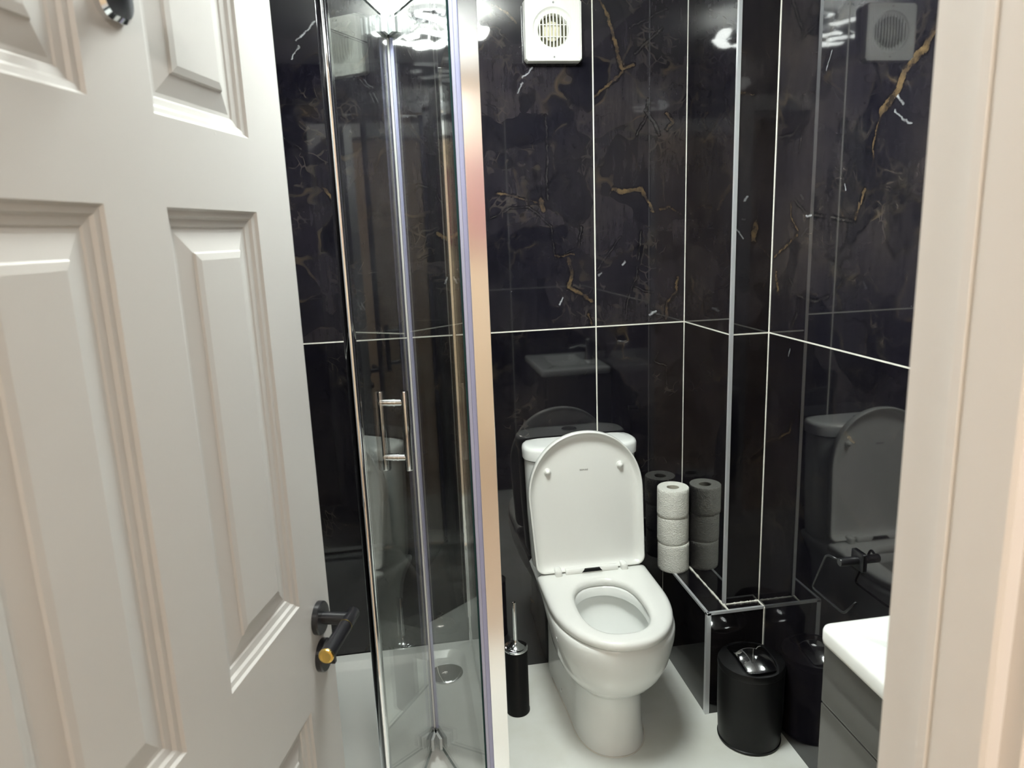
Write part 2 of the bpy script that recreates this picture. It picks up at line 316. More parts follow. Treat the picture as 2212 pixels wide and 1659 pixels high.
def box(bm, a, b, mi=0):
    x0, y0, z0 = a; x1, y1, z1 = b
    v = [bm.verts.new(p) for p in ((x0,y0,z0),(x1,y0,z0),(x1,y1,z0),(x0,y1,z0),(x0,y0,z1),(x1,y0,z1),(x1,y1,z1),(x0,y1,z1))]
    for f in ((3,2,1,0),(4,5,6,7),(0,1,5,4),(1,2,6,5),(2,3,7,6),(3,0,4,7)):
        q = bm.faces.new([v[i] for i in f]); q.material_index = mi
    return v
def bev(bm, w, seg=2):
    bmesh.ops.recalc_face_normals(bm, faces=bm.faces[:])
    bmesh.ops.bevel(bm, geom=bm.edges[:], offset=w, segments=seg, affect='EDGES', profile=.6, clamp_overlap=True)
def cube(name, a, b, m, parent=None, w=0, seg=2, loc=None):
    bm = bmesh.new(); lo = [min(p) for p in zip(a, b)]; hi = [max(p) for p in zip(a, b)]; box(bm, lo, hi)
    if w: bev(bm, w, seg)
    return link(name, bm, m, parent, None, loc)
def loft(bm, loops, cap0=True, cap1=True, closed=True, mi=0):
    vs = [[bm.verts.new(p) for p in L] for L in loops]; n = len(vs[0])
    for a, b in zip(vs[:-1], vs[1:]):
        for i in range(n if closed else n-1):
            j = (i+1) % n
            q = bm.faces.new((a[i], a[j], b[j], b[i])); q.material_index = mi
    if cap0: bm.faces.new(list(reversed(vs[0]))).material_index = mi
    if cap1: bm.faces.new(vs[-1]).material_index = mi
    return vs
def lathe(bm, prof, c=(0, 0, 0), n=40, axis='z', mi=0):
    loops = []; caps = [False, False]
    for k, (r, h) in enumerate(prof):
        L = []
        for i in range(n):
            a = 2*PI*i/n
            p = {'z': (r*math.cos(a), r*math.sin(a), h), 'y': (r*math.cos(a), h, r*math.sin(a)), 'x': (h, r*math.cos(a), r*math.sin(a))}[axis]
            L.append((c[0]+p[0], c[1]+p[1], c[2]+p[2]))
        loops.append(L)
    loft(bm, loops, mi=mi)
def tube(bm, pts, r, n=12, mi=0):
    pts = [Vector(p) for p in pts]; loops = []; prev = None
    for i, p in enumerate(pts):
        t = (pts[min(i+1, len(pts)-1)] - pts[max(i-1, 0)]).normalized()
        if prev is None:
            a = Vector((0, 0, 1)) if abs(t.z) < .9 else Vector((1, 0, 0)); u = t.cross(a).normalized()
        else: u = (prev - t*prev.dot(t)).normalized()
        prev = u; v = t.cross(u)
        loops.append([tuple(p + u*r*math.cos(2*PI*k/n) + v*r*math.sin(2*PI*k/n)) for k in range(n)])
    loft(bm, loops, mi=mi)
def roundrect(hx, hy, r, n=6, cx=0, cy=0):
    out = []
    for sx, sy, a0 in ((1, 1, 0), (-1, 1, 90), (-1, -1, 180), (1, -1, 270)):
        for k in range(n+1):
            a = math.radians(a0 + 90*k/n)
            out.append((cx + sx*(hx-r) + r*math.cos(a), cy + sy*(hy-r) + r*math.sin(a)))
    return out
def arcpath(pts, r, n=6):
    """polyline with rounded corners"""
    P = [Vector(p) for p in pts]; out = [P[0]]
    for a, b, c in zip(P[:-2], P[1:-1], P[2:]):
        d1 = (a-b).normalized(); d2 = (c-b).normalized(); s = b + d1*r; e = b + d2*r
        for k in range(n+1):
            t = k/n; out.append(s*(1-t)**2 + b*2*t*(1-t) + e*t*t)
    out.append(P[-1]); return out
def quad(name, pts, m, kind='structure', parent=None):
    bm = bmesh.new(); bm.faces.new([bm.verts.new(p) for p in pts]); o = link(name, bm, m, parent); 
    if kind: o['kind'] = kind
    return o

# ---------------------------------------------------------------- the room
def slab(name, a, b, m, parent=None):
    o = cube(name, a, b, m, parent)
    if not parent: o['kind'] = 'structure'
    return o
slab('floor', (XLEFT, -1.80, -.05), (XR, .0, 0), M_floor)
slab('ceiling', (XLEFT, YF, ZC), (XR, 0, ZC+.05), M_ceil)
slab('wall_back', (XLEFT-.1, 0, -.05), (XR+.1, .1, ZC+.05), T_back)
wr = slab('wall_right', (XR, YF-.1, -.05), (XR+.1, 0, ZC+.05), T_right)
slab('wall_left', (XLEFT-.1, YF-.1, -.05), (XLEFT, 0, ZC+.05), T_left)
# front wall with the door opening
OX0, OX1, OZ = -.348, .386, 2.035
bm = bmesh.new()
box(bm, (XLEFT, YF-.10, -.05), (OX0-.03, YF, ZC+.05)); box(bm, (OX1+.03, YF-.10, -.05), (XR, YF, ZC+.05)); box(bm, (OX0-.03, YF-.10, OZ+.03), (OX1+.03, YF, ZC+.05))
link('wall_front', bm, T_front)['kind'] = 'structure'
# boxed pipe column and the low ledge round its foot
bx = empty('wall_boxing', (0, 0, 0)); bx['kind'] = 'structure'
bm = bmesh.new()
v = [bm.verts.new(p) for p in ((XB, 0, HL), (XB, -DB, HL), (XB, -DB, ZC), (XB, 0, ZC))]; bm.faces.new(v).material_index = 0
v = [bm.verts.new(p) for p in ((XB, -DB, HL), (XR, -DB, HL), (XR, -DB, ZC), (XB, -DB, ZC))]; bm.faces.new(v).material_index = 1
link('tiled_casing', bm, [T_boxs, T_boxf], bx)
def lprofile(name, path_a, path_b, dirs, m, parent, wdt=.010):
    """thin L-section edge trim from a to b with two legs along dirs"""
    a, b = Vector(path_a), Vector(path_b); bm = bmesh.new(); d1, d2 = Vector(dirs[0]), Vector(dirs[1]); t = .0022
    o1, o2 = -d2*t, -d1*t
    sec = [o1+o2, d1*wdt+o1, d1*wdt, d2*0, d2*wdt, d2*wdt+o2]
    loft(bm, [[tuple(a+s) for s in sec], [tuple(b+s) for s in sec]])
    return link(name, bm, m, parent)
lprofile('edge_trim', (XB, -DB, HL), (XB, -DB, ZC), ((0, 1, 0), (1, 0, 0)), M_trim, bx, .0075)
def bead(name, a, b, r, parent, jit=.25, n=40):
    a, b = Vector(a), Vector(b); bm = bmesh.new(); pts = [a.lerp(b, i/n) for i in range(n+1)]; loops = []
    t = (b-a).normalized(); u = t.cross(Vector((0, 0, 1)) if abs(t.z) < .9 else Vector((1, 0, 0))).normalized(); v_ = t.cross(u)
    for p in pts:
        rr = r*(1 + random.uniform(-jit, jit)); loops.append([tuple(p + (u*math.cos(k*PI/4) + v_*math.sin(k*PI/4))*rr) for k in range(8)])
    loft(bm, loops); return link(name, bm, M_silicone, parent, 0)
bead('grout_bead', (XB, 0, HL), (XB, 0, ZC), .0022, bx, .1)
bead('grout_bead', (XR, -DB, HL), (XR, -DB, ZC), .0026, bx, .1)
lg = empty('wall_ledge', (0, 0, 0)); lg['kind'] = 'structure'
bm = bmesh.new()
for pts in (((XL, 0, 0), (XL, -DL, 0), (XL, -DL, HL), (XL, 0, HL)), ((XL, -DL, 0), (XR, -DL, 0), (XR, -DL, HL), (XL, -DL, HL)),
            ((XL, 0, HL), (XL, -DL, HL), (XB, -DL, HL), (XB, 0, HL)), ((XB, -DB, HL), (XB, -DL, HL), (XR, -DL, HL), (XR, -DB, HL))):
    bm.faces.new([bm.verts.new(p) for p in pts])
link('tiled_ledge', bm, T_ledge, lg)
lprofile('edge_trim', (XL, -DL, 0), (XL, -DL, HL), ((0, 1, 0), (1, 0, 0)), M_trim, lg, .0115)
lprofile('edge_trim', (XL, 0, HL), (XL, -DL, HL), ((1, 0, 0), (0, 0, -1)), M_trim, lg, .006)
lprofile('edge_trim', (XL, -DL, HL), (XR, -DL, HL), ((0, 1, 0), (0, 0, -1)), M_trim, lg, .006)
bead('sealant_bead', (XB, 0, HL+.001), (XB, -DL, HL+.001), .0036, lg, .45)
bead('sealant_bead', (XB, -DB, HL+.001), (XR, -DB, HL+.001), .0036, lg, .35)
bead('grout_bead', (XR-.001, -DL-.0005, 0), (XR-.001, -DL-.0005, HL), .0026, lg, .1)
bead('grout_bead', (XR-.002, -DL, HL), (XR-.002, -DB, HL), .0030, lg, .2)
bead('sealant_bead', (XL, -.002, .0), (XL, -.002, HL), .0013, lg, .1)

# ---------------------------------------------------------------- door frame and hallway
def arch(name, y0, y1):
    bm = bmesh.new(); W_ = .068
    for (a, b) in (((OX0-W_, 0), (OX0, OZ+W_)), ((OX1, 0), (OX1+W_, OZ+W_)), ((OX0, OZ), (OX1, OZ+W_))):
        box(bm, (a[0], y0, a[1]), (b[0], y1, b[1]))
    o = link(name, bm, M_frame); o['kind'] = 'structure'; return o
arch('trim_1', YF, YF+.016); arch('trim_2', YF-.116, YF-.100)
bm = bmesh.new()
box(bm, (OX0-.03, YF-.10, 0), (OX0, YF, OZ+.03)); box(bm, (OX1, YF-.10, 0), (OX1+.03, YF, OZ+.03)); box(bm, (OX0, YF-.10, OZ), (OX1, YF, OZ+.03))
fr_ = link('trim_3', bm, M_frame); fr_['kind'] = 'structure'
# stop bead on the jamb, rounded corner and a quirk line
def stop(x, s):
    bm = bmesh.new(); pr = [(0, 0), (.010, 0), (.0125, -.003), (.0125, -.012), (.0110, -.0135), (.0110, -.0155), (.0125, -.017), (.0125, -.060), (.010, -.063), (0, -.063)]
    loft(bm, [[(x + s*a, YF-.037+b, z) for a, b in pr] for z in (0, OZ)]); o = link('door_stop', bm, M_frame, fr_, None); return o
stop(OX1, -1); stop(OX0, 1)
cube('door_stop', (OX0, YF-.10, OZ-.0125), (OX1, YF-.037, OZ), M_frame, fr_)
slab('floor_hallway', (-1.2, -4.2, -.05), (1.4, -1.80, -.002), mat('hall_floor', (.42, .34, .26, 1), .5))
slab('ceiling_hallway', (-1.2, -4.2, ZC), (1.4, YF-.10, ZC+.05), M_ceil)
slab('wall_hallway_rear', (-1.2, -4.3, -.05), (1.4, -4.2, ZC+.05), M_hallwall)
slab('wall_hallway_left', (-1.3, -4.2, -.05), (-1.2, YF-.10, ZC+.05), M_hallwall)
slab('wall_hallway_right', (1.4, -4.2, -.05), (1.5, YF-.10, ZC+.05), M_hallwall)
bm = bmesh.new()
for a, b in (((-1.2, -.002), (OX0-.03, ZC)), ((OX1+.03, -.002), (1.4, ZC)), ((OX0-.03, OZ+.03), (OX1+.03, ZC))): box(bm, (a[0], YF-.104, a[1]), (b[0], YF-.1001, b[1]))
link('wall_hallway_front', bm, M_hallwall)['kind'] = 'structure'

# ---------------------------------------------------------------- the open room door
DW, DT, DH = .72, .036, 1.985
th = math.atan2(.9637, .2667)
E_ = Vector((-.1566, -1.0755)); dd = Vector((.2667, .9637)); Hh = E_ - dd*DW
door = empty('door_1', (Hh.x, Hh.y, .008), th); door['kind'] = 'structure'
panels = []
for (s0, s1) in ((.113, .327), (.430, .630)):
    for (z0, z1) in ((.215, .757), (.943, 1.543), (1.640, 1.880)): panels.append((DW-s1, DW-s0, z0, z1))
prof = [(0, 0), (.003, -.0035), (.009, -.005), (.012, -.0085), (.020, -.0105), (.022, -.0125), (.027, -.0125), (.050, -.006), (.052, -.0035), (.060, -.0015)]
bm = bmesh.new()
# camera side is local -Y: surface at y=0, recess towards +y
def face_side(bm, y0, dirn):
    xs = sorted({0, DW} | {p[0] for p in panels} | {p[1] for p in panels}); zs = sorted({0, DH} | {p[2] for p in panels} | {p[3] for p in panels})
    vv = {(x, z): bm.verts.new((x, y0, z)) for x in xs for z in zs}
    for i in range(len(xs)-1):
        for j in range(len(zs)-1):
            x0, x1, z0, z1 = xs[i], xs[i+1], zs[j], zs[j+1]
            c = [vv[(x0, z0)], vv[(x1, z0)], vv[(x1, z1)], vv[(x0, z1)]]
            if any(abs(p[0]-x0) < 1e-6 and abs(p[1]-x1) < 1e-6 and abs(p[2]-z0) < 1e-6 and abs(p[3]-z1) < 1e-6 for p in panels):
                prev = c
                for o_, d in prof[1:]:
                    q = [bm.verts.new((a, y0 - dirn*d, b)) for a, b in ((x0+o_, z0+o_), (x1-o_, z0+o_), (x1-o_, z1-o_), (x0+o_, z1-o_))]
                    for k in range(4): bm.faces.new((prev[k], prev[(k+1) % 4], q[(k+1) % 4], q[k]))
                    prev = q
                bm.faces.new(prev)
            else: bm.faces.new(c)
face_side(bm, 0, 1); face_side(bm, DT, -1)
for pts in (((0,0,0),(0,DT,0),(0,DT,DH),(0,0,DH)), ((DW,0,0),(DW,DT,0),(DW,DT,DH),(DW,0,DH)), ((0,0,DH),(DW,0,DH),(DW,DT,DH),(0,DT,DH)), ((0,0,0),(DW,0,0),(DW,DT,0),(0,DT,0))):
    bm.faces.new([bm.verts.new(p) for p in pts])
bmesh.ops.remove_doubles(bm, verts=bm.verts[:], dist=1e-5)
link('door_leaf', bm, M_door, door)
# lever handle: rosette, neck, knurled grip, brass rings
HX, HZ = DW-.052, .889
hd = None
bm = bmesh.new(); lathe(bm, [(.0275, 0), (.0275, -.008), (.026, -.010), (.010, -.010)], (HX, 0, HZ), 48, 'y')
lathe(bm, [(.0105, -.008), (.0105, -.058)], (HX, 0, HZ), 32, 'y')
hd = link('lever_handle', bm, M_blackm, door, 35)
bm = bmesh.new(); lathe(bm, [(.0098, .021), (.0108, .019), (.0108, -.022), (.0098, -.0225)], (HX, -.055, HZ), 32, 'x'); link('lever_elbow', bm, M_blackm, hd, 35)
bm = bmesh.new()
N_ = 64; Lp = []
for k in range(0, 55):
    h = -.0235 - k*.00150
    Lp.append([(HX+h, -.055 + (.0112 + (.00045 if (k+i) % 2 else 0))*math.cos(2*PI*i/N_), HZ + (.0112 + (.00045 if (k+i) % 2 else 0))*math.sin(2*PI*i/N_)) for i in range(N_)])
loft(bm, Lp); link('knurled_grip', bm, M_blackm, hd, 0)
bm = bmesh.new(); lathe(bm, [(.0116, -.0222), (.0116, -.0238)], (HX, -.055, HZ), 32, 'x'); o = link('brass_ring', bm, M_gold, hd, 35)
bm = bmesh.new(); lathe(bm, [(.0118, -.1045), (.0120, -.1060), (.0112, -.1082), (.0085, -.1092), (.007, -.1088), (.0001, -.1086)], (HX, -.055, HZ), 40, 'x'); link('brass_end_cap', bm, M_gold, hd, 30)
bm = bmesh.new(); lathe(bm, [(.0275, 0), (.0275, -.008), (.026, -.010), (.001, -.010)], (HX, 0, HZ-.068), 48, 'y')
lk = link('lock_rosette', bm, M_blackm, door, 35)
bm = bmesh.new(); lathe(bm, [(.006, -.009), (.006, -.020)], (HX, 0, HZ-.068), 24, 'y'); box(bm, (HX-.004, -.024, HZ-.082), (HX+.004, -.014, HZ-.058)); link('thumb_turn', bm, M_blackm, lk, 35)
# handle on the far side
bm = bmesh.new(); lathe(bm, [(.0275, DT), (.0275, DT+.009), (.010, DT+.010), (.0105, DT+.058)], (HX, 0, HZ), 40, 'y'); lathe(bm, [(.0108, .02), (.0112, -.115)], (HX, DT+.055, HZ), 24, 'x'); link('lever_handle', bm, M_blackm, door, 35)
# coat hook
hk = empty('coat_hook', (0, 0, 0))
hk.matrix_world = Matrix.Translation((Hh.x, Hh.y, .008)) @ Matrix.Rotation(th, 4, 'Z')
tag(hk, 'chrome coat hook fixed high on the middle rail of the open white panelled door', 'hook')
kx, kz = DW-.376, 1.756
bm = bmesh.new(); rr = roundrect(.026, .040, .018, 6, kx, kz); loft(bm, [[(a, 0, b) for a, b in rr], [(a, -.006, b) for a, b in rr], [(kx+(a-kx)*.86, -.010, kz+(b-kz)*.9) for a, b in rr]]); link('wall_plate', bm, M_chrome, hk, 40)
bm = bmesh.new(); tube(bm, arcpath([(kx, -.008, kz-.006), (kx, -.036, kz-.016), (kx, -.056, kz+.002)], .012), .0075, 14); link('prong', bm, M_chrome, hk, 0)
bm = bmesh.new(); bmesh.ops.create_uvsphere(bm, u_segments=32, v_segments=20, radius=.019, matrix=Matrix.Translation((kx, -.058, kz+.004))); link('knob', bm, M_chrome, hk, 0)

# ---------------------------------------------------------------- toilet
TX = .549
def tl(name, m, parent, bm, sm=0): return link(name, bm, m, parent, sm)
toi = empty('toilet', (TX, 0, 0))
tag(toi, 'white close-coupled toilet with seat down and lid raised against the black tiled wall', 'toilet')
def sstep(t): t = max(0, min(1, t)); return t*t*(3-2*t)
def pan_outline(wr, wb, vs, f, z, n=2.25, NS=14, NF=26):
    pts = []
    for i in range(5): pts.append((wr*.92*i/5, .006))
    pts.append((wr*.96, .009)); pts.append((wr, .022))
    for i in range(1, NS+1):
        v = .022 + (vs-.022)*i/NS; pts.append((wr + (wb-wr)*sstep((v-.08)/(vs-.10)), v))
    for i in range(1, NF+1):
        a = PI/2*i/NF; pts.append((wb*abs(math.cos(a))**(2/n), vs + (f-vs)*math.sin(a)**(2/n)))
    half = pts; other = [(-x, v) for x, v in reversed(half[1:-1])]
    return [(x, -v, z) for x, v in half + other]
tab = [(0,.117,.107,.34,.502),(.012,.116,.104,.34,.496),(.06,.115,.101,.34,.488),(.13,.114,.099,.34,.484),(.18,.114,.100,.34,.488),(.198,.114,.106,.345,.504),(.212,.115,.119,.35,.526),(.232,.117,.136,.36,.550),(.26,.120,.151,.37,.572),(.30,.127,.164,.38,.592),(.34,.140,.172,.385,.604),(.375,.158,.177,.39,.611),(.398,.170,.178,.39,.613),(.410,.172,.176,.39,.611),(.415,.168,.170,.39,.606)]
bm = bmesh.new(); loops = [pan_outline(a, b, c, d, z) for z, a, b, c, d in tab]
def matched(a, b, z, cy=.410, n=2.2):
    out = []
    ref = loops[-1]
    for x, y, _ in ref:
        an = math.atan2(-y-cy, x); c, s = math.cos(an), math.sin(an)
        rr = (abs(c/a)**n + abs(s/b)**n)**(-1/n); out.append((rr*c, -(cy + rr*s), z))
    return out
loops += [matched(.108, .158, .415), matched(.103, .153, .410), matched(.103, .153, .384), matched(.128, .172, .378), matched(.127, .170, .35), matched(.115, .152, .30), matched(.088, .115, .25, .40), matched(.055, .07, .21, .38), matched(.045, .055, .17, .37)]
loft(bm, loops, True, True)
pan = link('bowl', bm, M_ceramic, toi, 50)
bm = bmesh.new(); bm.faces.new([bm.verts.new((.068*math.cos(a*PI/16), -.385+.085*math.sin(a*PI/16), .228)) for a in range(32)]); link('water', bm, M_water, toi)
bm = bmesh.new(); lathe(bm, [(.007, 0), (.007, .003), (.003, .005)], (-.116, -.225, .045), 16, 'x'); 
for v_ in bm.verts: v_.co.x = -.1135 - (v_.co.x+.116)
link('fixing_cap', bm, M_chrome, toi, 40)
bm = bmesh.new(); po = [p for p in pan_outline(.1175, .1075, .34, .5025, .001)]
h_ = len(po)//2; po = po[h_-26:h_+26] if False else po[8:-8]
tube(bm, po, .0022, 6); link('sealant_bead', bm, M_silicone, toi, 0)
# cistern
def cis(k, z, g=0):
    hw, v1 = .186*k+g, .143*k+g; pts = []
    P_ = [(0, .008), (.06, .008), (.12, .008), (hw-.030, .008), (hw-.012, .016), (hw-.003, .035), (hw, .055)]
    for i in range(1, 21):
        a = PI/2*i/20; P_.append((hw*abs(math.cos(a))**(2/3.6), .06 + (v1-.06)*math.sin(a)**(2/2.6)))
    return [(x, -v, z) for x, v in P_] + [(-x, -v, z) for x, v in reversed(P_[1:-1])]
bm = bmesh.new(); loft(bm, [cis(.88, .414), cis(.91, .43), cis(.96, .60), cis(.985, .785), cis(.985, .792)]); link('cistern', bm, M_ceramic, toi, 50)
bm = bmesh.new(); loft(bm, [cis(1, .794, -.004), cis(1, .797, .003), cis(1, .826, .004), cis(1, .834, .001), cis(1, .838, -.006), cis(1, .839, -.03)]); link('cistern_lid', bm, M_ceramic, toi, 50)
bm = bmesh.new(); lathe(bm, [(.026, .838), (.026, .842), (.021, .8425), (.020, .8405), (.0195, .843), (.001, .8435)], (0, -.076, 0), 40); link('flush_button', bm, M_chrome, toi, 40)
# seat
def seat_out(g, z, v0=.178, f=.622, hw=.178, rc=.022, vst=.355, ne=2.15):
    pts = []; hw -= g; v0 += g; f -= g
    for i in range(4): pts.append(((hw-rc)*i/4, v0))
    for i in range(7):
        a = PI/2*i/6; pts.append((hw-rc+rc*math.sin(a), v0+rc-rc*math.cos(a)))
    for i in range(1, 8): pts.append((hw, v0+rc+(vst-v0-rc)*i/8))
    for i in range(0, 25):
        a = PI/2*i/24; pts.append((hw*abs(math.cos(a))**(2/ne), vst+(f-vst)*math.sin(a)**(2/ne)))
    return [(x, -v, z) for x, v in pts] + [(-x, -v, z) for x, v in reversed(pts[1:-1])]
ref = seat_out(0, 0)
def hole(a, b, z, cy=.408, n=2.5):
    out = []
    for x, y, _ in ref:
        an = math.atan2(-y-cy, x); c, s = math.cos(an), math.sin(an); rr = (abs(c/a)**n + abs(s/b)**n)**(-1/n); out.append((rr*c, -(cy+rr*s), z))
    return out
bm = bmesh.new()
lo = [seat_out(.004, .418), seat_out(0, .421), seat_out(0, .432), seat_out(.002, .438), seat_out(.008, .442), seat_out(.018, .444), hole(.116, .170, .443), hole(.106, .160, .440), hole(.100, .153, .434), hole(.098, .151, .425), hole(.100, .153, .418)]
vs = loft(bm, lo, False, False)
for i in range(len(vs[0])):
    j = (i+1) % len(vs[0]); bm.faces.new((vs[-1][i], vs[-1][j], vs[0][j], vs[0][i]))
link('seat', bm, M_seat, toi, 60)
# raised lid: same outline stood up
LY0 = .196
def lid_out(g, d):
    out = []
    for x, y, _ in seat_out(g, 0, v0=.178, f=.628, hw=.178, rc=.026, vst=.425, ne=2.1):
        h = -y - .178; out.append((x*(1+.04*min(1, h/.25)) - .001 - .009*min(1, h/.25), -(LY0 - .028*h/.45) + d, .448 + h))
    return out
bm = bmesh.new(); loft(bm, [lid_out(.012, .020), lid_out(.003, .017), lid_out(0, .010), lid_out(0, -.005), lid_out(.001, -.008), lid_out(.003, -.009), lid_out(.005, -.008), lid_out(.008, -.002), lid_out(.014, .006), lid_out(.022, .0105), lid_out(.032, .012), lid_out(.045, .012), lid_out(.08, .012), lid_out(.13, .012)])
lid = link('lid', bm, M_seat, toi, 60)
for px_, pz_ in ((-.129, .775), (.106, .779)):
    bm = bmesh.new(); yb = -(LY0-.028*.73)+.012
    lathe(bm, [(.0115, yb+.001), (.0112, yb-.004), (.008, yb-.0055), (.0072, yb-.010), (.0045, yb-.0135), (.0005, yb-.0145)], (px_, 0, pz_), 24, 'y'); link('bumper', bm, M_seat, lid, 40)
cu = bpy.data.curves.new('lettering', 'FONT'); cu.body = 'SONAS'; cu.size = .0080; cu.align_x = 'CENTER'; cu.extrude = .0001; cu.space_character = 1.1
cu.materials.append(M_ink)
tmp = bpy.data.objects.new('lettering_curve', cu); COL.objects.link(tmp); bpy.context.view_layer.update()
tme = bpy.data.meshes.new_from_object(tmp.evaluated_get(bpy.context.evaluated_depsgraph_get())); bpy.data.objects.remove(tmp)
if not tme.materials: tme.materials.append(M_ink)
to = bpy.data.objects.new('lettering', tme); COL.objects.link(to); to.parent = lid; to['label'] = 'small grey SONAS lettering'
to.location = (-.012, -(LY0-.028*.73)+.0108, .769); to.rotation_euler = (PI/2 + math.atan(.028/.45)*-1, 0, 0)
# hinge
for sx in (-.112, .104):
    bm = bmesh.new(); box(bm, (sx-.011, -.222, .436), (sx+.011, -.186, .464)); bev(bm, .008, 3); link('hinge', bm, M_seat, toi, 60)
bm = bmesh.new(); lathe(bm, [(.0115, -.088), (.0115, .082)], (0, -.204, .449), 24, 'x'); hb = link('hinge_bar', bm, M_seat, toi, 40)
bm = bmesh.new(); pr = [(-.036, .4485), (-.026, .4585), (.022, .4585), (.030, .4485)]
loft(bm, [[(x, -.2175, z) for x, z in pr], [(x, -.200, z) for x, z in pr]]); link('release_button', bm, M_black, hb)

# ---------------------------------------------------------------- toilet rolls stacked on the ledge
def roll(name, x, y, z, rz, r=.0535):
    bm = bmesh.new(); n = 64; H_ = .0985; loops = []
    def ring(rad, h, wob=0):
        return [((rad + wob*math.sin(3*a+rz) + (.0016 if 0 < math.degrees(a) < 6 and wob else 0))*math.cos(a), (rad + wob*math.sin(3*a+rz))*math.sin(a), h) for a in [2*PI*i/n for i in range(n)]]
    zs = [0, .002, .012, .03, .05, .07, .088, .0965, .0985]
    for i, h in enumerate(zs): loops.append(ring(r - (.002 if i in (0, len(zs)-1) else .0004 if i in (1, len(zs)-2) else 0), h, .0006))
    loops += [ring(.0215, .0975), ring(.0205, .096), ring(.0205, .0)]
    vs = loft(bm, loops, False, False)
    for i in range(n):
        j = (i+1) % n; bm.faces.new((vs[-1][i], vs[-1][j], vs[0][j], vs[0][i]))
    o = link(name, bm, M_paper, None, 50, (x, y, z)); o.rotation_euler = (0, 0, rz)
    bm = bmesh.new(); n = 32; rg = lambda q, h: [(q*math.cos(2*PI*i/n), q*math.sin(2*PI*i/n), h) for i in range(n)]
    vs = loft(bm, [rg(.0204, .0005), rg(.0204, .096), rg(.0196, .096), rg(.0196, .0005)], False, False)
    for i in range(n):
        j = (i+1) % n; bm.faces.new((vs[-1][i], vs[-1][j], vs[0][j], vs[0][i]))
    link('core', bm, M_card, o, 50)
    return o
g_ = 'toilet rolls stacked on the tiled ledge'
for k, (x, y, rz, lb) in enumerate(((.8795, -.060, .4, 'white toilet roll at the bottom of the stack, standing on the black tiled ledge'),
                                    (.8775, -.057, 2.2, 'white toilet roll in the middle of the stack of three beside the toilet'),
                                    (.8755, -.0595, 4.4, 'white toilet roll on top of the stack with its open core showing'))):
    tag(roll('toilet_roll', x, y, HL + .0005 + k*.0987, rz), lb, 'toilet roll', g_)

# ---------------------------------------------------------------- toilet brush
br = empty('toilet_brush', (.2875, -.232, 0)); tag(br, 'slim black toilet brush holder with chrome lid and rod, between shower and toilet', 'toilet brush')
bm = bmesh.new(); lathe(bm, [(.037, 0), (.0385, .002), (.0385, .008), (.0372, .010), (.0372, .222), (.036, .224)], n=48); link('holder', bm, M_black, br, 35)
bm = bmesh.new(); lathe(bm, [(.0385, .222), (.0388, .227), (.036, .229), (.030, .2275), (.022, .232), (.014, .240), (.0085, .246), (.0065, .252)], n=48); link('lid', bm, M_chrome, br, 50)
bm = bmesh.new(); lathe(bm, [(.0062, .24), (.0062, .378), (.0050, .381), (.0005, .382)], n=24); link('rod', bm, M_chrome, br, 40)

# ---------------------------------------------------------------- waste bin
bn = empty('waste_bin', (.950, -.492, 0)); tag(bn, 'small matt black bathroom bin with chrome swing flap, standing before the tiled ledge', 'bin')
bm = bmesh.new(); lathe(bm, [(.088, 0), (.091, .002), (.092, .008), (.0895, .010), (.094, .10), (.0950, .236), (.0945, .238)], n=64); link('bucket', bm, M_black, bn, 35)
bm = bmesh.new(); n = 64
def circ(r, z): return [(r*math.cos(2*PI*i/n), r*math.sin(2*PI*i/n), z) for i in range(n)]
def opening(z, hx=.052, hy=.080, e=4.2, drop=1.0, g=0):
    out = []
    for i in range(n):
        a = 2*PI*i/n; c, s = math.cos(a), math.sin(a); r = (abs(c/(hx+g))**e + abs(s/(hy+g))**e)**(-1/e)
        x, y = r*c, r*s; out.append((x, y, z - drop*y*y*5.2))
    return out
loft(bm, [circ(.0948, .237), circ(.0960, .240), circ(.0955, .250), circ(.0925, .257), opening(.270, g=.008, drop=.45), opening(.272, g=.004, drop=.45), opening(.271, drop=.45), opening(.255, drop=.45)], False, True); link('lid', bm, M_black, bn, 40)
bm = bmesh.new(); G = 18; gr = {}
for i in range(G+1):
    for j in range(G+1):
        u, v = -1+2*i/G, -1+2*j/G
        x = u*math.sqrt(1-.22*v*v)*.0495; y = v*math.sqrt(1-.22*u*u)*.0775
        gr[i, j] = bm.verts.new((x, y, .289 - y*y*4.4 - x*x*5.5))
for i in range(G):
    for j in range(G): bm.faces.new((gr[i, j], gr[i+1, j], gr[i+1, j+1], gr[i, j+1]))
bmesh.ops.solidify(bm, geom=bm.faces[:], thickness=.0015)
link('swing_flap', bm, M_chrome, bn, 50)

# ---------------------------------------------------------------- toilet roll holder on the right wall
th_ = empty('toilet_roll_holder', (XR, -.802, .707)); tag(th_, 'black metal toilet roll holder without a roll, on the right tiled wall', 'toilet roll holder')
bm = bmesh.new(); rr = roundrect(.023, .023, .005, 4); loft(bm, [[(0, a, b) for a, b in rr], [(-.005, a, b) for a, b in rr], [(-.006, a*.94, b*.94) for a, b in rr]]); link('wall_plate', bm, M_blackm, th_, 40)
bm = bmesh.new(); lathe(bm, [(.0105, -.004), (.0105, -.050), (.009, -.052)], n=24, axis='x'); link('post', bm, M_blackm, th_, 40)
bm = bmesh.new(); ps = [(-.046, 0, .0), (-.060, .022, .002), (-.060, .075, -.108), (-.060, -.050, -.108), (-.060, -.088, -.055)]
tube(bm, arcpath([(-.046, 0, .002), (-.060, .040, .004), (-.060, .092, -.112), (-.060, -.040, -.112), (-.060, -.082, -.060)], .014), .0030, 10); link('wire_loop', bm, M_blackm, th_, 0)

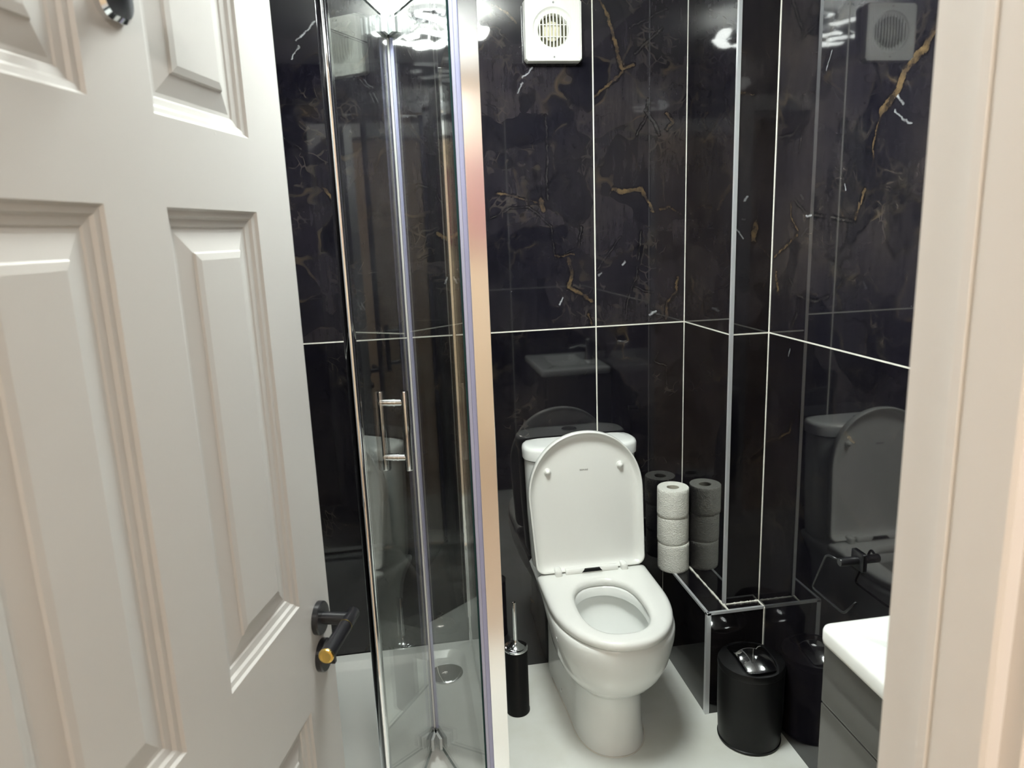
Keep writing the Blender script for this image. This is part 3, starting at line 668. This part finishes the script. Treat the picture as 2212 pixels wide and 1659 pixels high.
# ---------------------------------------------------------------- vanity and basin
VX, VY0, VY1 = .693, -1.215, -1.705
va = empty('vanity_unit', (VX, VY0, .30)); tag(va, 'grey gloss vanity cabinet with two drawers under the white basin, by the doorway', 'cabinet')
def vcube(name, a, b, m, w=.0): 
    o = cube(name, [p-q for p, q in zip(a, (VX, VY0, .30))], [p-q for p, q in zip(b, (VX, VY0, .30))], m, va, w); return o
bm = bmesh.new()
for a, b in (((VX+.019, VY1+.001, .30), (XR-.001, VY0-.017, .316)), ((XR-.012, VY1+.001, .316), (XR-.001, VY0-.017, .70)), ((VX+.019, VY1+.001, .30), (XR-.001, VY1+.017, .789))):
    box(bm, tuple(p-q for p, q in zip(a, (VX, VY0, .30))), tuple(p-q for p, q in zip(b, (VX, VY0, .30))))
link('cabinet_body', bm, M_greyb, va)
vcube('side_panel', (VX+.019, VY0-.016, .30), (XR-.001, VY0, .789), M_grey)
vcube('drawer', (VX, VY0, .674), (VX+.018, VY1, .788), M_grey, .0015)
vcube('drawer', (VX, VY0, .302), (VX+.018, VY1, .670), M_grey, .0015)
ba = empty('wash_basin', (VX-.008, VY0+.006, .79)); tag(ba, 'white rectangular wash basin with rounded corners on the grey vanity cabinet', 'basin')
bxc, byc, hx_, hy_ = (VX-.010+XR-.001)/2, (VY0+.006+VY1-.004)/2, (XR-.001-VX+.010)/2, (VY0+.006-VY1+.004)/2
ox, oy = VX-.008, VY0+.006
def brr(g, z, r=.02): return [(a-ox, b-oy, z) for a, b in roundrect(hx_-g, hy_-g, max(r-g, .004), 6, bxc, byc)]
def bowlr(hx, hy, z, r): return [(a-ox, b-oy, z) for a, b in roundrect(hx, hy, r, 6, bxc-.002, byc-.025)]
bm = bmesh.new(); loft(bm, [brr(.006, 0), brr(.001, .004), brr(0, .010), brr(0, .026), brr(.002, .031), brr(.006, .034), brr(.012, .035), bowlr(.095, .165, .034, .035), bowlr(.090, .160, .026, .035), bowlr(.075, .145, -.055, .05), bowlr(.05, .12, -.062, .05)]); link('bowl', bm, M_ceramic, ba, 50)
bm = bmesh.new(); lathe(bm, [(.022, .034), (.022, .040), (.018, .044), (.017, .14), (.019, .15), (.0005, .153)], (.31, byc-oy, 0), 32); tube(bm, [(.31, byc-oy, .11), (.25, byc-oy, .118), (.20, byc-oy, .108)], .011, 16); box(bm, (.27, byc-oy-.008, .153), (.318, byc-oy+.008, .162)); link('tap', bm, M_chrome, ba, 45)

# ---------------------------------------------------------------- extractor fan
FX, FZ = .503, 2.090
fa = empty('extractor_fan', (FX, 0, FZ)); tag(fa, 'square white extractor fan with round slatted grille, high on the black tiled wall', 'extractor fan')
bm = bmesh.new(); nn = 7
def fr4(h, r, y, n=72):
    out = []
    for i in range(n):
        a = 2*PI*(i+.5)/n; c, s_ = math.cos(a), math.sin(a); t = h/max(abs(c), abs(s_)); x, z = c*t, s_*t
        if abs(x) > h-r and abs(z) > h-r:
            cx, cz = math.copysign(h-r, x), math.copysign(h-r, z); v = Vector((x-cx, z-cz)); v = v.normalized()*r; x, z = cx+v.x, cz+v.y
        out.append((x, y, z))
    return out
R_ = fr4(.086, .010, 0); N4 = len(R_)
def fc(r, y):
    return [(r*math.cos(math.atan2(p[2], p[0])), y, r*math.sin(math.atan2(p[2], p[0]))) for p in R_]
loft(bm, [fr4(.0855, .008, -.001), fr4(.0865, .008, -.004), fr4(.0865, .008, -.026), fr4(.0845, .009, -.031), fr4(.080, .008, -.0325), fc(.0635, -.0325), fc(.061, -.030), fc(.056, -.0275), fc(.047, -.0265), fc(.0445, -.022), fc(.0440, -.006)], True, False)
for k in range(-13, 14):
    x = k*.0060
    h = 0 if abs(x) > .0655 else math.sqrt(.0655**2 - x*x)
    for z0, z1 in (((-.078, .078),) if h == 0 else ((-.078, -h), (h, .078))):
        if z1-z0 > .002 and not (abs(x) < .008 and abs(z0+z1) > .12 and False): box(bm, (x-.0009, -.0334, z0), (x+.0009, -.0320, z1))
link('cover', bm, M_fan, fa, 35)
bm = bmesh.new(); lathe(bm, [(.0445, -.007), (.0445, -.004)], n=40, axis='y'); link('duct_back', bm, M_fandark, fa)
bm = bmesh.new(); lathe(bm, [(.027, -.006), (.027, -.016), (.022, -.019), (.006, -.0195)], (-.001, 0, 0), 40, 'y'); link('motor', bm, M_fanmotor, fa, 40)
for k in range(-5, 6):
    x = k*.0104; h = math.sqrt(max(.0008, .0625**2 - x*x)); bm = bmesh.new()
    pts = []
    for i in range(13):
        t = -1+2*i/12; pts.append((t*h, -.0275 - .0055*(1-t*t)))
    loft(bm, [[(x-.0017, y, z), (x+.0017, y, z), (x+.0017, y+.008, z), (x-.0017, y+.008, z)] for z, y in pts]); link('slat', bm, M_fan, fa, 30)
for z in (-.0165, .0165):
    cube('cross_bar', (-.044, -.0245, z-.0012), (.044, -.0225, z+.0012), M_fan, fa)
for z in (-.0745, .0745):
    bm = bmesh.new(); lathe(bm, [(.0030, -.0336), (.0026, -.0340), (.0004, -.0336)], (0, 0, z), 16, 'y'); link('screw', bm, M_screw, fa)

# ---------------------------------------------------------------- shower tray
TXR, TYF, TZ = .178, -.885, .130
tr = empty('shower_tray', (0, 0, 0)); tag(tr, 'raised white shower tray with shallow recess, in the left corner behind the door', 'shower tray')
cx_, cy_, hx, hy = (XLEFT+TXR)/2+.0005, TYF/2-.0005, (TXR-XLEFT)/2-.001, -TYF/2-.001
def tr4(g, z, r): return [(a, b, z) for a, b in roundrect(hx-g, hy-g, r, 7, cx_, cy_)]
bm = bmesh.new(); loft(bm, [tr4(.004, 0, .01), tr4(.004, TZ-.04, .01), tr4(0, TZ-.038, .01), tr4(0, TZ-.004, .01), tr4(.003, TZ, .01), tr4(.040, TZ, .05), tr4(.044, TZ-.002, .05), tr4(.056, TZ-.020, .05), tr4(.066, TZ-.024, .05), tr4(.20, TZ-.026, .04)]); link('tray', bm, M_tray, tr, 50)
bm = bmesh.new(); lathe(bm, [(.053, TZ-.024), (.055, TZ-.022), (.054, TZ-.018), (.046, TZ-.0155), (.02, TZ-.0135), (.0005, TZ-.013)], (.068, -.150, 0), 56); link('drain_cover', bm, M_chrome, tr, 50)

# ---------------------------------------------------------------- shower enclosure
en = empty('shower_enclosure', (0, 0, 0)); tag(en, 'chrome framed glass shower enclosure with a folding door standing half folded', 'shower enclosure')
EY = -.815
def panel(name, a, b, z0, z1, t, parent=None, edges=True):
    """vertical glass pane between plan points a and b; big faces glass, edges dark green"""
    a, b = Vector(a), Vector(b); d = (b-a).normalized(); nr = Vector((d.y, -d.x))*t/2
    bm = bmesh.new(); pl = [a+nr, b+nr, b-nr, a-nr]
    lo = [bm.verts.new((p.x, p.y, z0)) for p in pl]; hi = [bm.verts.new((p.x, p.y, z1)) for p in pl]
    for i in range(4):
        j = (i+1) % 4; q = bm.faces.new((lo[i], lo[j], hi[j], hi[i])); q.material_index = 0 if i in (0, 2) else 1
    bm.faces.new(hi).material_index = 1; bm.faces.new(lo[::-1]).material_index = 1
    return link(name, bm, [M_glass, M_edge], parent)
def prism(name, pts, z0, z1, m, parent, w=0):
    bm = bmesh.new(); loft(bm, [[(x, y, z0) for x, y in pts], [(x, y, z1) for x, y in pts]])
    if w: bev(bm, w, 2)
    return link(name, bm, m, parent)
def bar(a, b, t, off=0):
    a, b = Vector(a), Vector(b); d = (b-a).normalized(); nr = Vector((d.y, -d.x)); a = a+nr*off; b = b+nr*off
    return [tuple(a+nr*t/2), tuple(b+nr*t/2), tuple(b-nr*t/2), tuple(a-nr*t/2)]
GZ0, GZ1 = TZ+.010, 1.987
sp_ = panel('side_panel', (.1655, -.022), (.1655, EY+.015), GZ0, GZ1, .006, en)
prism('wall_channel', [(.157, -.001), (.175, -.001), (.175, -.024), (.157, -.024)], TZ, 1.99, M_chrome, en, .002)
# corner post: polished front face, clear seals on its inner side
prism('corner_post', [(.1425, EY-.005), (.1785, EY-.005), (.1785, EY+.025), (.1425, EY+.025)], TZ, 2.02, M_alu, en, .0007)
prism('post_seal', [(.1335, EY-.001), (.1425, EY-.001), (.1425, EY+.014), (.1335, EY+.014)], TZ, 1.99, M_seal, en, .001)
prism('post_seal', [(.1270, EY+.003), (.1335, EY+.001), (.1335, EY+.016), (.1270, EY+.014)], TZ, 1.99, M_seal2, en, .001)
prism('top_rail', [(XLEFT+.001, EY-.015), (.1755, EY-.015), (.1755, EY+.025), (XLEFT+.001, EY+.025)], 1.995, 2.035, M_alu, en, .003)
prism('bottom_rail', [(XLEFT+.001, EY-.010), (.1425, EY-.010), (.1425, EY+.020), (XLEFT+.001, EY+.020)], TZ, TZ+.008, M_alu, en)
prism('wall_jamb', [(XLEFT+.001, EY-.015), (XLEFT+.035, EY-.015), (XLEFT+.035, EY+.025), (XLEFT+.001, EY+.025)], TZ+.008, 1.995, M_alu, en, .002)
AP = Vector((.016, -.486)); dL = Vector((math.sin(math.radians(16.9)), math.cos(math.radians(16.9)))); dR = Vector((-math.sin(math.radians(19.3)), math.cos(math.radians(19.3))))
nL = Vector((dL.y, -dL.x))
La, Lb = AP - dL*.392, AP - dL*.005 - nL*.0
Ra, Rb = AP - dR*.333, AP - dR*.005
pl_ = panel('door_panel', tuple(La), tuple(Lb), GZ0, GZ1, .006, en); pl_['label'] = 'left folding glass leaf carrying the chrome handle'
pr_ = panel('door_panel', tuple(Ra), tuple(Rb), GZ0, GZ1, .006, en); pr_['label'] = 'right folding glass leaf hinged to the corner post'
# free edge: chrome profile with magnetic seal
bm = bmesh.new(); ce = La - dL*.003; lp_ = []
for z in (GZ0-.002, GZ1+.006):
    q_ = []
    for i in range(24):
        a = 2*PI*i/24; p = ce + dL*(.0105*math.copysign(abs(math.cos(a))**.6, math.cos(a))) + nL*(.0105*math.copysign(abs(math.sin(a))**.6, math.sin(a))); q_.append((p.x, p.y, z))
    lp_.append(q_)
loft(bm, lp_); link('edge_profile', bm, M_chrome, pl_, 50)
prism('magnetic_seal', bar(La + dL*.004, La + dL*.022, .009), GZ0, GZ1, M_alu, pl_, .002)
# seals meeting at the fold
prism('fold_seal', [(AP.x-.0040, AP.y-.012), (AP.x+.0006, AP.y-.012), (AP.x+.0006, AP.y+.002), (AP.x-.0040, AP.y+.002)], GZ0+.040, GZ1-.038, M_edgel, pl_, .001)
prism('fold_seal', bar(Rb - dR*.012, Rb - dR*.002, .0070, .0010), GZ0+.040, GZ1-.038, M_seal, pr_, .0015)
# fold hinges: block pairs top and bottom
for z in (GZ0+.004, GZ1-.036):
    for q, d in ((pl_, dL), (pr_, dR)):
        s = 1 if q is pl_ else -1
        bm = bmesh.new()
        for off in (.0068*s, -.0068*s):
            p = bar(AP - d*.058, AP - d*.004, .0070, off); loft(bm, [[(x, y, z) for x, y in p], [(x, y, z+.034) for x, y in p]])
        link('hinge_block', bm, M_satin, q)
# handle: two rods joined through the glass
H0 = AP - dL*.165
bm = bmesh.new()
for off in (.029, -.029):
    p = H0 + nL*off; lathe(bm, [(.0078, .982), (.0092, .985), (.0092, 1.167), (.0078, 1.170)], (p.x, p.y, 0), 24)
hnd = link('handle', bm, M_chromed, pl_, 40)
for z in (1.143, 1.013):
    bm = bmesh.new(); tube(bm, [(H0.x - nL.x*.027, H0.y - nL.y*.027, z), (H0.x + nL.x*.027, H0.y + nL.y*.027, z)], .0080, 20)
    for s in (-1, 1): tube(bm, [(H0.x + nL.x*.0032*s, H0.y + nL.y*.0032*s, z), (H0.x + nL.x*.0075*s, H0.y + nL.y*.0075*s, z)], .0092, 20)
    link('handle_standoff', bm, M_chrome, pl_, 40)

# ---------------------------------------------------------------- lights
LX, LY = .20, -.88
cl = empty('ceiling_light', (LX, LY, ZC)); tag(cl, 'flush ceiling light with glowing wavy petals, seen only mirrored in tiles and glass', 'ceiling light')
bm = bmesh.new(); lathe(bm, [(.085, 0), (.085, -.018), (.07, -.028), (.0005, -.030)], n=40); link('base_plate', bm, M_chrome, cl, 40)
M_led = mat('lamp_diffuser', (.95, 1, .955, 1), .4, emit=(LAMP,))
pet = None
ring = [(.085, 2*PI*k/5 + .3, .2) for k in range(5)] + [(.205, 2*PI*k/8, -.15) for k in range(8)]
for k, (rad, a, tw) in enumerate(ring):
    if pet is None:
        bm = bmesh.new(); bmesh.ops.create_uvsphere(bm, u_segments=24, v_segments=12, radius=1)
        for v_ in bm.verts:
            x, y, z = v_.co; v_.co = (x*.070, y*.030, z*.006 + .008*math.sin(x*2.4))
        pet = link('petal', bm, M_led, cl, 0); o = pet
    else:
        o = pet.copy(); COL.objects.link(o); o.parent = cl
    o.location = (rad*math.cos(a), rad*math.sin(a), -.085 - (.02 if k < 5 else 0)); o.rotation_euler = (0, 0, a + PI/2 + tw)
bm = bmesh.new()
for rad, a, tw in ring: tube(bm, [(.03*math.cos(a), .03*math.sin(a), -.028), (rad*math.cos(a), rad*math.sin(a), -.080)], .004, 8)
link('arm', bm, M_chrome, cl, 0)
hl = empty('hall_light', (.15, -3.1, ZC)); tag(hl, 'round warm hallway ceiling lamp behind the viewer, lighting the door and jamb', 'ceiling light')
bm = bmesh.new(); lathe(bm, [(.17, 0), (.17, -.02)], n=40); link('base_plate', bm, M_ceil, hl, 40)
M_warm = mat('warm_diffuser', (1, .92, .84, 1), .4, emit=(HALL,))
bm = bmesh.new(); lathe(bm, [(.16, -.02), (.16, -.05), (.14, -.075), (.08, -.095), (.0005, -.10)], n=40); link('diffuser', bm, M_warm, hl, 0)
# made-up pink shape, unseen, added for the blur it mirrors in the polished post
pk = empty('pink_blur_prop', (.56, -4.19, 2.08)); tag(pk, 'pink jacket added out of view at the hallway wall, made for the pink blur mirrored in the shower post', 'prop')
bm = bmesh.new(); LL = []
for z, wdt, dep in ((0, .06, .05), (-.04, .16, .09), (-.12, .20, .11), (-.35, .20, .12), (-.62, .22, .12), (-.66, .21, .11)):
    LL.append([(wdt*math.cos(a)*(1+.06*math.sin(5*a)), .02-dep*.5-dep*.5*math.sin(a)*-1, z) for a in [2*PI*i/36 for i in range(36)]])
loft(bm, LL); o = link('body', bm, M_pink, pk, 0); o.location = (0, .05, 0)
